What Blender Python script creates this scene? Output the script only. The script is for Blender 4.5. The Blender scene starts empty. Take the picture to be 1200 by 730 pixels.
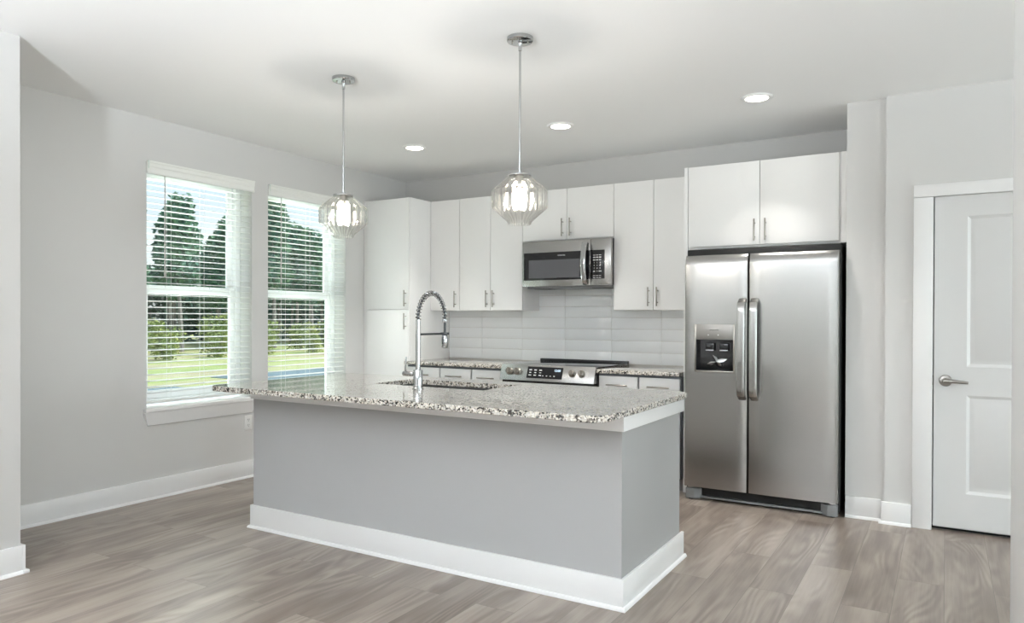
import bpy, bmesh, math, random
from mathutils import Vector, Matrix
random.seed(7)
S = bpy.context.scene
C = S.collection
PI = math.pi

# ------------------------------------------------------------------ camera, world, lights, exposure
YAW, PITCH, ROLL, FPX, CY = 0.5406, -0.0062, 0.0031, 847.18, 377.76
CAM = Vector((0, 0, 1.3136))
r0 = Vector((math.cos(YAW), math.sin(YAW), 0))
fw = Vector((-math.sin(YAW) * math.cos(PITCH), math.cos(YAW) * math.cos(PITCH), math.sin(PITCH)))
u0 = r0.cross(fw)
rr = math.cos(ROLL) * r0 + math.sin(ROLL) * u0
uu = -math.sin(ROLL) * r0 + math.cos(ROLL) * u0
cd = bpy.data.cameras.new('camera')
cam = bpy.data.objects.new('camera', cd)
C.objects.link(cam)
M = Matrix((rr, uu, -fw)).transposed().to_4x4()
M.translation = CAM
cam.matrix_world = M
cd.sensor_width = 36
cd.lens = FPX / 1200 * 36
cd.shift_y = (CY - 365) / 1200
cd.clip_end = 500
S.camera = cam

vs = S.view_settings
vs.view_transform = 'Standard'
vs.look = 'None'
vs.gamma = 1
vs.use_curve_mapping = False
vs.exposure = 0.84
S.cycles.use_denoising = True
S.cycles.max_bounces = 10
S.cycles.diffuse_bounces = 6
S.cycles.glossy_bounces = 5
S.cycles.transmission_bounces = 8
S.cycles.transparent_max_bounces = 24
S.cycles.caustics_reflective = False
S.cycles.caustics_refractive = False
S.cycles.sample_clamp_indirect = 6

SKY = 0.66          # sky strength
SUN = 3.1          # sun outside (from behind the house, never enters the room)
REAR_FILL = 12.0         # area lamp at the added unseen rear window, W
DOWN = 4.0        # each recessed ceiling light, W
BULB = 8.0         # each pendant bulb, W
FILL = 385.0      # each added uplighter behind the camera, in place of bounced flash, W
HALL_FILL = 100.0        # area lamp at the added unseen window right of the kitchen, W
RIGHT_FILL = 90.0       # area lamp at the added unseen window right of the camera, W
KITCHEN_FILL = 120.0         # area lamp added low outside each kitchen window, for ground bounce, W

w = bpy.data.worlds.new('sky')
S.world = w
w.use_nodes = True
nt = w.node_tree
nt.nodes.clear()


def N(nt, t, **k):
    n = nt.nodes.new(t)
    for a, b in k.items():
        setattr(n, a, b)
    return n


def L(nt, a, b):
    nt.links.new(a, b)


def ramp(nt, fac, stops, interp='LINEAR'):
    n = N(nt, 'ShaderNodeValToRGB')
    cr = n.color_ramp
    cr.interpolation = interp
    while len(cr.elements) < len(stops):
        cr.elements.new(0.5)
    for e, (p, c) in zip(cr.elements, stops):
        e.position = p
        e.color = (*c, 1)
    L(nt, fac, n.inputs[0])
    return n.outputs[0]


tc = N(nt, 'ShaderNodeTexCoord')
sx = N(nt, 'ShaderNodeSeparateXYZ')
L(nt, tc.outputs['Generated'], sx.inputs[0])
grad = ramp(nt, sx.outputs[2], [(0.0, (.93, .95, .96)), (.10, (.90, .95, 1.0)), (.22, (.60, .78, 1.0)), (.6, (.36, .58, .95))])
mp = N(nt, 'ShaderNodeMapping')
mp.inputs['Scale'].default_value = (3, 3, 9)
L(nt, tc.outputs['Generated'], mp.inputs[0])
cn = N(nt, 'ShaderNodeTexNoise')
cn.inputs['Scale'].default_value = 1.6
cn.inputs['Detail'].default_value = 6
L(nt, mp.outputs[0], cn.inputs['Vector'])
cl = ramp(nt, cn.outputs[0], [(.45, (0, 0, 0)), (.68, (1, 1, 1))])
mx = N(nt, 'ShaderNodeMix', data_type='RGBA')
L(nt, cl, mx.inputs[0])
L(nt, grad, mx.inputs[6])
mx.inputs[7].default_value = (1, 1, 1, 1)
bg = N(nt, 'ShaderNodeBackground')
bg.inputs[1].default_value = SKY
L(nt, mx.outputs[2], bg.inputs[0])
wo = N(nt, 'ShaderNodeOutputWorld')
L(nt, bg.outputs[0], wo.inputs[0])

sd = bpy.data.lights.new('sun', 'SUN')
sd.energy = SUN
sd.angle = 0.02
sd.color = (1, .95, .86)
so = bpy.data.objects.new('sun', sd)
C.objects.link(so)
so.rotation_euler = Vector((-0.42, -0.55, -0.75)).to_track_quat('-Z', 'Y').to_euler()


def area(name, loc, direction, sx_, sy_, power, color=(1, 1, 1), shape='RECTANGLE', spread=PI):
    d = bpy.data.lights.new(name, 'AREA')
    d.shape = shape
    d.size = sx_
    d.size_y = sy_
    d.energy = power
    d.color = color
    d.spread = spread
    o = bpy.data.objects.new(name, d)
    C.objects.link(o)
    o.location = loc
    o.rotation_euler = Vector(direction).to_track_quat('-Z', 'Z' if abs(direction[2]) < .9 else 'Y').to_euler()
    return o


# area lamps added at the unseen windows and outside the kitchen windows
for x in (0.85,):
    area('daylight_fill', (x, -7.22, 1.30), (0, 1, .18), 2.3, 2.2, REAR_FILL, (.97, .98, 1))
area('daylight_fill', (4.72, 3.85, 1.35), (-1, 0, .15), 1.5, 2.1, HALL_FILL, (.92, .97, 1))
area('daylight_fill', (4.72, -1.1, 1.35), (-1, 0, .12), 3.6, 2.2, RIGHT_FILL, (.90, .96, 1))
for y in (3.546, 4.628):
    area('daylight_fill', (-7.3, y, -.2), (1, 0, .66), 1.0, 1.6, KITCHEN_FILL, (.93, .97, 1))  # added lamp standing in for light bounced off the ground

# ------------------------------------------------------------------ materials
MATS = {}


def principled(name, col=(.8, .8, .8), rough=.5, metal=0, spec=.5, **kw):
    m = bpy.data.materials.new(name)
    m.use_nodes = True
    b = m.node_tree.nodes['Principled BSDF']
    b.inputs['Base Color'].default_value = (*col, 1)
    b.inputs['Roughness'].default_value = rough
    b.inputs['Metallic'].default_value = metal
    b.inputs['Specular IOR Level'].default_value = spec
    for k, v in kw.items():
        b.inputs[k].default_value = v
    MATS[name] = m
    return m, m.node_tree, b


def pos(nt, scale=(1, 1, 1), kind='Object'):
    t = N(nt, 'ShaderNodeTexCoord')
    mpn = N(nt, 'ShaderNodeMapping')
    mpn.inputs['Scale'].default_value = scale
    L(nt, t.outputs[kind], mpn.inputs[0])
    return mpn.outputs[0]


def bump(nt, b, h, strength=.1, dist=.002):
    n = N(nt, 'ShaderNodeBump')
    n.inputs['Strength'].default_value = strength
    n.inputs['Distance'].default_value = dist
    L(nt, h, n.inputs['Height'])
    L(nt, n.outputs[0], b.inputs['Normal'])


def noise(nt, vec, scale, detail=3, rough=.5):
    n = N(nt, 'ShaderNodeTexNoise')
    n.inputs['Scale'].default_value = scale
    n.inputs['Detail'].default_value = detail
    n.inputs['Roughness'].default_value = rough
    L(nt, vec, n.inputs['Vector'])
    return n.outputs[0]


def painted(name, col, rough, scale=260, strength=.12):
    m, t, b = principled(name, col, rough)
    bump(t, b, noise(t, pos(t), scale, 2), strength, .0008)
    return m


painted('wall_paint', (.665, .66, .65), .75)
painted('ceiling_paint', (.89, .89, .888), .85)
painted('island_paint', (.395, .395, .395), .7)
painted('trim_paint', (.86, .86, .86), .35, 80, .02)
painted('door_paint', (.69, .69, .685), .4, 120, .03)
painted('cabinet_white', (.90, .90, .898), .5, 60, .015)
principled('cabinet_inside', (.18, .19, .21), .6)
principled('toe_kick', (.25, .25, .26), .6)
painted('blind_white', (.86, .87, .84), .4, 60, .02)
painted('vinyl_white', (.88, .89, .89), .3, 60, .02)
principled('chrome', (.50, .505, .51), .08, 1)
principled('disp_grey', (.30, .29, .275), .35, .6)
principled('nickel', (.36, .34, .31), .3, 1)
principled('dark_nickel', (.36, .34, .32), .3, 1)
principled('black_plastic', (.012, .012, .013), .35)
principled('black_gloss', (.012, .012, .014), .06)
principled('black_rubber_and_shade', (.01, .01, .01), .7)  # matte black for rubber parts and for shaded gaps
principled('grey_plastic', (.22, .225, .23), .45)
principled('white_plastic', (.85, .85, .84), .35)
principled('slot_dark', (.05, .05, .05), .6)
principled('print_white', (.75, .75, .76), .5)
principled('print_dark', (.06, .06, .06), .5)
principled('hose_dark', (.05, .055, .06), .4)
principled('steel_sink', (.30, .30, .30), .32, 1)

# brushed stainless steel: fine streaks along the brushing direction
for nm, sc in (('stainless', (6, 6, 2500)), ('stainless_fine', (6, 6, 2500)), ('stainless_vertical', (2500, 2500, 6))):
    m, t, b = principled(nm, (.415, .41, .40), .27, 1)
    nz = noise(t, pos(t, sc), 1.0, 2)
    mr = N(t, 'ShaderNodeMapRange')
    mr.inputs['To Min'].default_value = .23
    mr.inputs['To Max'].default_value = .29
    L(t, nz, mr.inputs[0])
    L(t, mr.outputs[0], b.inputs['Roughness'])
    b.inputs['Anisotropic'].default_value = .35

# speckled granite
m, t, b = principled('granite', (.6, .6, .6), .06, IOR=1.55)
b.inputs['Coat Weight'].default_value = .25
b.inputs['Coat IOR'].default_value = 1.5
b.inputs['Coat Roughness'].default_value = .03
p = pos(t)
nd = N(t, 'ShaderNodeTexNoise')
nd.inputs['Scale'].default_value = 60
nd.inputs['Detail'].default_value = 2
L(t, p, nd.inputs['Vector'])
mixv = N(t, 'ShaderNodeMix', data_type='VECTOR')
mixv.inputs[0].default_value = .015
L(t, p, mixv.inputs[4])
L(t, nd.outputs[1], mixv.inputs[5])
vo = N(t, 'ShaderNodeTexVoronoi')
vo.inputs['Scale'].default_value = 125
L(t, mixv.outputs[1], vo.inputs['Vector'])
sc_ = N(t, 'ShaderNodeSeparateColor')
L(t, vo.outputs['Color'], sc_.inputs[0])
bign = noise(t, p, 16, 3)
addn = N(t, 'ShaderNodeMath', operation='MULTIPLY_ADD')
L(t, bign, addn.inputs[0])
addn.inputs[1].default_value = .55
L(t, sc_.outputs[0], addn.inputs[2])
sub = N(t, 'ShaderNodeMath', operation='SUBTRACT')
L(t, addn.outputs[0], sub.inputs[0])
sub.inputs[1].default_value = .27
gcol = ramp(t, sub.outputs[0], [(0, (.022, .020, .019)), (.15, (.085, .075, .065)), (.24, (.22, .20, .175)), (.36, (.50, .46, .40)),
                                (.58, (.72, .68, .61)), (.78, (.58, .56, .53)), (.92, (.78, .76, .72))], 'CONSTANT')
L(t, gcol, b.inputs['Base Color'])

# wood-look plank floor, planks running towards the cabinets
m, t, b = principled('plank_floor', (.4, .35, .3), .32)
tcn = N(t, 'ShaderNodeTexCoord')
sp = N(t, 'ShaderNodeSeparateXYZ')
L(t, tcn.outputs['Object'], sp.inputs[0])
cb = N(t, 'ShaderNodeCombineXYZ')
L(t, sp.outputs[1], cb.inputs[0])
L(t, sp.outputs[0], cb.inputs[1])
br = N(t, 'ShaderNodeTexBrick')
br.offset = .37
br.offset_frequency = 2
br.inputs['Scale'].default_value = 1
br.inputs['Brick Width'].default_value = 1.38
br.inputs['Row Height'].default_value = .205
br.inputs['Mortar Size'].default_value = .0011
br.inputs['Mortar Smooth'].default_value = .3
br.inputs['Color1'].default_value = (0, 0, 0, 1)
br.inputs['Color2'].default_value = (1, 1, 1, 1)
br.inputs['Mortar'].default_value = (.5, .5, .5, 1)
L(t, cb.outputs[0], br.inputs['Vector'])
off = N(t, 'ShaderNodeVectorMath', operation='MULTIPLY_ADD')
L(t, br.outputs['Color'], off.inputs[0])
off.inputs[1].default_value = (31, 17, 23)
L(t, cb.outputs[0], off.inputs[2])


def stretched(sc, scale, detail, rough=.55):
    mm = N(t, 'ShaderNodeMapping')
    mm.inputs['Scale'].default_value = sc
    L(t, off.outputs[0], mm.inputs[0])
    return noise(t, mm.outputs[0], scale, detail, rough)


g1 = stretched((1.1, 6.5, 1), 1.0, 3)
g2 = stretched((2.2, 75, 1), 1.0, 4, .7)
g3 = stretched((.75, 4.2, 1), 1.0, 1.2, .4)
g4 = stretched((1.6, 9, 1), 1.0, 2)


def madd(a, k, c):
    n = N(t, 'ShaderNodeMath', operation='MULTIPLY_ADD')
    L(t, a, n.inputs[0])
    n.inputs[1].default_value = k
    if isinstance(c, (int, float)):
        n.inputs[2].default_value = c
    else:
        L(t, c, n.inputs[2])
    return n.outputs[0]


# cathedral figure: contour lines of a stretched noise
ph = madd(g3, 95, 0.0)
sn = N(t, 'ShaderNodeMath', operation='SINE')
L(t, ph, sn.inputs[0])
msk = N(t, 'ShaderNodeMapRange')
msk.inputs['From Min'].default_value = .42
msk.inputs['From Max'].default_value = .62
L(t, g4, msk.inputs[0])
fig = N(t, 'ShaderNodeMath', operation='MULTIPLY')
L(t, sn.outputs[0], fig.inputs[0])
L(t, msk.outputs[0], fig.inputs[1])
v = madd(br.outputs['Color'], .11, -.105)
v = madd(g1, .85, v)
v = madd(g2, .24, v)
v = madd(fig.outputs[0], .08, v)
fcol = ramp(t, v, [(.14, (.100, .075, .061)), (.40, (.198, .160, .134)), (.58, (.305, .256, .218)), (.85, (.43, .37, .325))])
mo = N(t, 'ShaderNodeMix', data_type='RGBA')
L(t, br.outputs['Fac'], mo.inputs[0])
L(t, fcol, mo.inputs[6])
mo.inputs[7].default_value = (.12, .10, .085, 1)
L(t, mo.outputs[2], b.inputs['Base Color'])
bump(t, b, v, .22, .0015)

# glazed tile and grout
m, t, b = principled('tile_white', (.89, .905, .92), .08)
bump(t, b, noise(t, pos(t, (6, 6, 14)), 1.0, 2), .10, .004)
principled('grout', (.74, .72, .69), .8)


def glassy(name, tint, clear, rough=0.0):
    m = bpy.data.materials.new(name)
    m.use_nodes = True
    t = m.node_tree
    t.nodes.clear()
    tr = N(t, 'ShaderNodeBsdfTransparent')
    tr.inputs[0].default_value = (*tint, 1)
    gl = N(t, 'ShaderNodeBsdfGlass')
    gl.inputs['Roughness'].default_value = rough
    gl.inputs['IOR'].default_value = 1.47
    ms = N(t, 'ShaderNodeMixShader')
    ms.inputs[0].default_value = 1 - clear
    L(t, tr.outputs[0], ms.inputs[1])
    L(t, gl.outputs[0], ms.inputs[2])
    o = N(t, 'ShaderNodeOutputMaterial')
    L(t, ms.outputs[0], o.inputs[0])
    MATS[name] = m


glassy('shade_glass', (.97, .965, .955), .74)
m = bpy.data.materials.new('window_glass')
m.use_nodes = True
t = m.node_tree
t.nodes.clear()
tr = N(t, 'ShaderNodeBsdfTransparent')
tr.inputs[0].default_value = (.93, .97, .96, 1)
gl = N(t, 'ShaderNodeBsdfGlossy')
gl.inputs['Roughness'].default_value = 0.02
ms = N(t, 'ShaderNodeMixShader')
ms.inputs[0].default_value = .05
L(t, tr.outputs[0], ms.inputs[1])
L(t, gl.outputs[0], ms.inputs[2])
o_ = N(t, 'ShaderNodeOutputMaterial')
L(t, ms.outputs[0], o_.inputs[0])
MATS['window_glass'] = m


def emit(name, col, s):
    m = bpy.data.materials.new(name)
    m.use_nodes = True
    t = m.node_tree
    t.nodes.clear()
    e = N(t, 'ShaderNodeEmission')
    e.inputs[0].default_value = (*col, 1)
    e.inputs[1].default_value = s
    o = N(t, 'ShaderNodeOutputMaterial')
    L(t, e.outputs[0], o.inputs[0])
    MATS[name] = m


emit('bulb_glow', (1, .88, .70), 6)
t = MATS['bulb_glow'].node_tree        # frosted glowing bulb: lets the filament's light through
tr = N(t, 'ShaderNodeBsdfTransparent')
ad = N(t, 'ShaderNodeAddShader')
L(t, [n for n in t.nodes if n.type == 'EMISSION'][0].outputs[0], ad.inputs[0])
L(t, tr.outputs[0], ad.inputs[1])
L(t, ad.outputs[0], [n for n in t.nodes if n.type == 'OUTPUT_MATERIAL'][0].inputs[0])
emit('lens_glow', (1, .93, .82), 9)
emit('led_cyan', (.65, .85, 1), 1.2)

# outdoors
m, t, b = principled('field_grass', (.4, .45, .2), .9, spec=.1)
p = pos(t, (1, .22, 1))
a = noise(t, p, .55, 4)
f = noise(t, pos(t), 9, 4, .7)
v2 = N(t, 'ShaderNodeMath', operation='MULTIPLY_ADD')
L(t, f, v2.inputs[0])
v2.inputs[1].default_value = .35
L(t, a, v2.inputs[2])
L(t, ramp(t, v2.outputs[0], [(.45, (.27, .36, .12)), (.60, (.40, .46, .17)), (.72, (.50, .47, .26)), (.85, (.42, .36, .24))]), b.inputs['Base Color'])
m, t, b = principled('asphalt', (.16, .22, .25), .8)
L(t, ramp(t, noise(t, pos(t), 12, 3), [(.3, (.13, .19, .22)), (.7, (.22, .29, .31))]), b.inputs['Base Color'])
principled('concrete', (.62, .70, .70), .8)


def leafmat(name, c1, c2):
    m, t, b = principled(name, c1, .7, spec=.2)
    L(t, ramp(t, noise(t, pos(t), 1.1, 3), [(.35, c1), (.65, c2)]), b.inputs['Base Color'])
    b.inputs['Subsurface Weight'].default_value = 0


leafmat('pine_leaf', (.10, .22, .17), (.20, .35, .20))
leafmat('pale_leaf', (.13, .27, .21), (.27, .42, .24))
leafmat('bush_leaf', (.22, .30, .10), (.42, .45, .14))
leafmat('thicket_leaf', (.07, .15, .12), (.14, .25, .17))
m, t, b = principled('bark', (.3, .26, .24), .9)
L(t, ramp(t, noise(t, pos(t, (8, 8, 2)), 3, 3), [(.3, (.18, .17, .17)), (.7, (.42, .38, .36))]), b.inputs['Base Color'])

# ------------------------------------------------------------------ builders
ORG = {}


class MB:
    def __init__(s):
        s.bm = bmesh.new()

    def box(s, x0, x1, y0, y1, z0, z1, bev=0.0, seg=2):
        t = bmesh.new()
        bmesh.ops.create_cube(t, size=1)
        bmesh.ops.scale(t, vec=(abs(x1 - x0), abs(y1 - y0), abs(z1 - z0)), verts=t.verts)
        bmesh.ops.translate(t, vec=((x0 + x1) / 2, (y0 + y1) / 2, (z0 + z1) / 2), verts=t.verts)
        if bev > 0:
            bmesh.ops.bevel(t, geom=t.edges[:], offset=bev, segments=seg, profile=.5, affect='EDGES')
        s.merge(t)
        return s

    def merge(s, t, mtx=None):
        if mtx is not None:
            t.transform(mtx)
        me = bpy.data.meshes.new('tmp')
        t.to_mesh(me)
        t.free()
        s.bm.from_mesh(me)
        bpy.data.meshes.remove(me)

    def cyl(s, a, b, r, r2=None, seg=20, bev=0):
        a, b = Vector(a), Vector(b)
        t = bmesh.new()
        h = (b - a).length
        bmesh.ops.create_cone(t, cap_ends=True, segments=seg, radius1=r, radius2=r if r2 is None else r2, depth=h)
        if bev:
            ed = [e for e in t.edges if len(e.link_faces) == 2 and any(len(f.verts) > 4 for f in e.link_faces)]
            bmesh.ops.bevel(t, geom=ed, offset=bev, segments=2, affect='EDGES', profile=.5)
        q = Vector((0, 0, 1)).rotation_difference((b - a).normalized()).to_matrix().to_4x4()
        s.merge(t, Matrix.Translation((a + b) / 2) @ q)
        return s

    def lathe(s, prof, c=(0, 0, 0), seg=32, mtx=None):
        t = bmesh.new()
        rings = []
        for r, z in prof:
            if r < 1e-6:
                rings.append([t.verts.new((0, 0, z))])
            else:
                rings.append([t.verts.new((r * math.cos(2 * PI * i / seg), r * math.sin(2 * PI * i / seg), z)) for i in range(seg)])
        for A, B in zip(rings, rings[1:]):
            for i in range(seg):
                j = (i + 1) % seg
                if len(A) == 1 and len(B) == 1:
                    continue
                if len(A) == 1:
                    t.faces.new((A[0], B[j], B[i]))
                elif len(B) == 1:
                    t.faces.new((A[i], A[j], B[0]))
                else:
                    t.faces.new((A[i], A[j], B[j], B[i]))
        bmesh.ops.recalc_face_normals(t, faces=t.faces)
        s.merge(t, (Matrix.Translation(c) @ mtx) if mtx is not None else Matrix.Translation(c))
        return s

    def tube(s, pts, r, seg=12, flat=None):
        """sweep along pts; r a number or list; flat=(a,b) elliptical half sizes (side, out)"""
        t = bmesh.new()
        P = [Vector(p) for p in pts]
        n = len(P)
        tang = [(P[min(i + 1, n - 1)] - P[max(i - 1, 0)]).normalized() for i in range(n)]
        up = Vector((1, 0, 0)) if abs(tang[0].x) < .9 else Vector((0, 1, 0))
        rings = []
        for i in range(n):
            up = (up - tang[i] * up.dot(tang[i])).normalized()
            sd_ = tang[i].cross(up)
            rad = r[i] if isinstance(r, (list, tuple)) else r
            ring = []
            for k in range(seg):
                an = 2 * PI * k / seg
                if flat:
                    cc, ss = math.cos(an), math.sin(an)
                    e = .55
                    ring.append(t.verts.new(P[i] + up * flat[0] * math.copysign(abs(cc) ** e, cc) + sd_ * flat[1] * math.copysign(abs(ss) ** e, ss)))
                else:
                    ring.append(t.verts.new(P[i] + up * rad * math.cos(an) + sd_ * rad * math.sin(an)))
            rings.append(ring)
        for A, B in zip(rings, rings[1:]):
            for k in range(seg):
                t.faces.new((A[k], A[(k + 1) % seg], B[(k + 1) % seg], B[k]))
        t.faces.new(rings[0][::-1])
        t.faces.new(rings[-1])
        bmesh.ops.recalc_face_normals(t, faces=t.faces)
        s.merge(t)
        return s

    def prism(s, poly, axis, a, b, bev=0):
        """extrude a 2-D polygon along axis ('x': (y,z), 'y': (x,z), 'z': (x,y))"""
        f = {'x': lambda p, q: (q, p[0], p[1]), 'y': lambda p, q: (p[0], q, p[1]), 'z': lambda p, q: (p[0], p[1], q)}[axis]
        t = bmesh.new()
        A = [t.verts.new(f(p, a)) for p in poly]
        B = [t.verts.new(f(p, b)) for p in poly]
        n = len(poly)
        t.faces.new(A)
        t.faces.new(B[::-1])
        for i in range(n):
            t.faces.new((A[i], A[(i + 1) % n], B[(i + 1) % n], B[i]))
        bmesh.ops.recalc_face_normals(t, faces=t.faces)
        if bev:
            bmesh.ops.bevel(t, geom=t.edges[:], offset=bev, segments=2, affect='EDGES', profile=.5)
        s.merge(t)
        return s

    def build(s, name, mat, parent=None, smooth=True):
        me = bpy.data.meshes.new(name)
        o = bpy.data.objects.new(name, me)
        org = Vector((0, 0, 0))
        if parent is not None:
            org = ORG[parent.name]
        else:
            vs_ = [v.co for v in s.bm.verts]
            if name not in KEEP_ORIGIN:
                org = Vector(((min(v.x for v in vs_) + max(v.x for v in vs_)) / 2, (min(v.y for v in vs_) + max(v.y for v in vs_)) / 2, min(v.z for v in vs_)))
        bmesh.ops.translate(s.bm, vec=-org, verts=s.bm.verts)
        s.bm.to_mesh(me)
        s.bm.free()
        C.objects.link(o)
        if parent is not None:
            o.parent = parent
            ORG[o.name] = ORG[parent.name]
        else:
            o.location = org
            ORG[o.name] = org
        me.materials.append(MATS[mat])
        if smooth:
            for p_ in me.polygons:
                p_.use_smooth = True
            me.set_sharp_from_angle(angle=math.radians(27))
        return o


KEEP_ORIGIN = {'floor'}


def tag(o, label=None, cat=None, group=None, kind=None):
    if label:
        o['label'] = label
    if cat:
        o['category'] = cat
    if group:
        o['group'] = group
    if kind:
        o['kind'] = kind
    return o


def thing(name, loc, label, cat, group=None, kind=None):
    o = bpy.data.objects.new(name, None)
    o.empty_display_size = .05
    C.objects.link(o)
    o.location = loc
    ORG[o.name] = Vector(loc)
    return tag(o, label, cat, group, kind)


def struct(name, mb, mat, label=None, cat=None, parent=None, smooth=True):
    o = mb.build(name, mat, parent, smooth)
    if parent is None:
        o['kind'] = 'structure'
        tag(o, label, cat)
    return o


def copy_tree(o, parent=None):
    c = o.copy()
    C.objects.link(c)
    if parent is not None:
        c.parent = parent
    for ch in list(o.children):
        copy_tree(ch, c)
    return c


def text_mb(txt, size, mtx, ext=.0004):
    cu = bpy.data.curves.new('t', 'FONT')
    cu.body = txt
    cu.size = size
    cu.extrude = ext
    cu.align_x = 'CENTER'
    cu.align_y = 'CENTER'
    to = bpy.data.objects.new('t', cu)
    C.objects.link(to)
    dg = bpy.context.evaluated_depsgraph_get()
    me = bpy.data.meshes.new_from_object(to.evaluated_get(dg))
    bpy.data.objects.remove(to)
    bpy.data.curves.remove(cu)
    mb = MB()
    t = bmesh.new()
    t.from_mesh(me)
    bpy.data.meshes.remove(me)
    mb.merge(t, mtx)
    return mb


FRONT = Matrix(((1, 0, 0, 0), (0, 0, -1, 0), (0, 1, 0, 0), (0, 0, 0, 1)))    # text lying in XZ, read from -Y


def at_front(x, y, z):
    return Matrix.Translation((x, y, z)) @ FRONT


def pull_v(x, y, z0, z1, parent):
    m = MB()
    m.cyl((x, y - .033, z0), (x, y - .033, z1), .006, seg=14, bev=.001)
    d = (z1 - z0) * .19
    for z in (z0 + d, z1 - d):
        m.cyl((x, y - .033, z), (x, y - .0005, z), .0045, seg=10)
    return m.build('handle', 'nickel', parent)


def pull_h(x0, x1, y, z, parent):
    m = MB()
    m.cyl((x0, y - .033, z), (x1, y - .033, z), .006, seg=14, bev=.001)
    d = (x1 - x0) * .19
    for x in (x0 + d, x1 - d):
        m.cyl((x, y - .033, z), (x, y - .0005, z), .0045, seg=10)
    return m.build('handle', 'nickel', parent)


def rounded(x0, x1, y0, y1, r, n=8):
    out = []
    for cx, cy, a0 in ((x1 - r, y0 + r, -90), (x1 - r, y1 - r, 0), (x0 + r, y1 - r, 90), (x0 + r, y0 + r, 180)):
        for i in range(n + 1):
            a = math.radians(a0 + 90 * i / n)
            out.append((cx + r * math.cos(a), cy + r * math.sin(a)))
    return out


# ------------------------------------------------------------------ room shell
LW, BW, CEIL = -4.903, 5.985, 2.743
WX1 = 4.5
struct('floor', MB().box(LW - .16, WX1, -7.0, BW + .05, -.08, 0), 'plank_floor', 'grey brown wood look plank floor', 'floor')
struct('ceiling', MB().box(LW - .16, WX1, -7.0, BW + .05, CEIL, CEIL + .12), 'ceiling_paint', 'flat white painted ceiling', 'ceiling')

W1 = (3.088, 4.003)
W2 = (4.168, 5.088)
WZ0, WZ1 = .645, 2.43


def window_wall(name, x0, x1, ya, yb, opens, z0, z1, mat, label):
    m = MB()
    y = ya
    for (a_, b_) in opens:
        m.box(x0, x1, y, a_, 0, CEIL)
        m.box(x0, x1, a_, b_, 0, z0)
        m.box(x0, x1, a_, b_, z1, CEIL)
        y = b_
    m.box(x0, x1, y, yb, 0, CEIL)
    return struct(name, m, mat, label, 'wall', smooth=False)


window_wall('wall_left', LW - .16, LW, 1.875, BW + .05, (W1, W2), WZ0, WZ1, 'wall_paint', 'light grey wall with two windows')
struct('wall_back', MB().box(LW, -.57, BW, BW + .05, 0, CEIL), 'wall_paint', 'light grey wall behind the kitchen cabinets', 'wall')
SX = -4.055
struct('wall_left_near', MB().box(LW - .16, SX, -7.0, 1.875, 0, CEIL, .004), 'wall_paint', 'grey wall corner at the left edge of the picture', 'wall')
struct('wall_partition', MB().box(-.570, -.322, 5.268, BW, 0, CEIL), 'wall_paint', 'narrow grey wall return beside the refrigerator', 'wall')
DWY = 5.222
DX0, DX1, DZ = -.070, .868, 2.083
m = MB()
m.box(-.335, DX0 - .02, DWY, DWY + .12, 0, CEIL)
m.box(DX0 - .02, DX1 + .02, DWY, DWY + .12, DZ + .02, CEIL)
m.box(DX1 + .02, WX1, DWY, DWY + .12, 0, CEIL)
struct('wall_front_of_door', m, 'wall_paint', 'light grey wall around the white door', 'wall', smooth=False)
bpy.data.objects['wall_front_of_door'].name = 'wall_door'
struct('wall_right', MB().box(.194, .33, 2.2, 3.0, 0, CEIL, .003), 'trim_paint', 'white wall edge at the right border of the picture', 'wall')
m = MB()
m.box(WX1, WX1 + .12, -7.0, -2.9, 0, CEIL)
m.box(WX1, WX1 + .12, .7, 3.10, 0, CEIL)
m.box(WX1, WX1 + .12, 3.10, 4.60, 0, .25)
m.box(WX1, WX1 + .12, 3.10, 4.60, 2.45, CEIL)
m.box(WX1, WX1 + .12, 4.60, DWY + .12, 0, CEIL)
m.box(WX1, WX1 + .12, -2.9, .7, 0, .20)
m.box(WX1, WX1 + .12, -2.9, .7, 2.45, CEIL)
struct('wall_right_far', m, 'wall_paint', 'wall of the living area right of the camera', 'wall', smooth=False)
wn = thing('window_5', (WX1 + .06, 3.85, .25), 'added unseen tall window right of the kitchen', 'window', kind='structure')  # unseen window put in to light the kitchen from the right
m = MB()
for y in (3.10, 3.82, 4.54):
    m.box(WX1 + .03, WX1 + .09, y, y + .06, .25, 2.45)
m.box(WX1 + .031, WX1 + .089, 3.16, 4.54, .25, .31)
m.box(WX1 + .031, WX1 + .089, 3.16, 4.54, 2.39, 2.45)
m.build('frame', 'vinyl_white', wn)
MB().box(WX1 + .057, WX1 + .063, 3.16, 4.54, .31, 2.39).build('glass', 'window_glass', wn)
wn = thing('window_4', (WX1 + .06, -1.1, .20), 'added unseen large window right of the camera', 'window', kind='structure')  # unseen window added to brighten the left wall and island side
m = MB()
for y in (-2.9, -1.73, -.53, .64):
    m.box(WX1 + .03, WX1 + .09, y, y + .06, .20, 2.45)
m.box(WX1 + .031, WX1 + .089, -2.84, .64, .20, .26)
m.box(WX1 + .031, WX1 + .089, -2.84, .64, 2.39, 2.45)
m.build('frame', 'vinyl_white', wn)
MB().box(WX1 + .057, WX1 + .063, -2.84, .64, .26, 2.39).build('glass', 'window_glass', wn)
m = MB()
xs = [(-.35, 2.05)]
m.box(SX, xs[0][0], -7.15, -7, 0, CEIL)
m.box(xs[0][1], WX1, -7.15, -7, 0, CEIL)
for a_, b_ in xs:
    m.box(a_, b_, -7.15, -7, 0, .15)
    m.box(a_, b_, -7.15, -7, 2.45, CEIL)
struct('wall_rear', m, 'wall_paint', 'wall of the living area behind the camera', 'wall', smooth=False)
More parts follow.
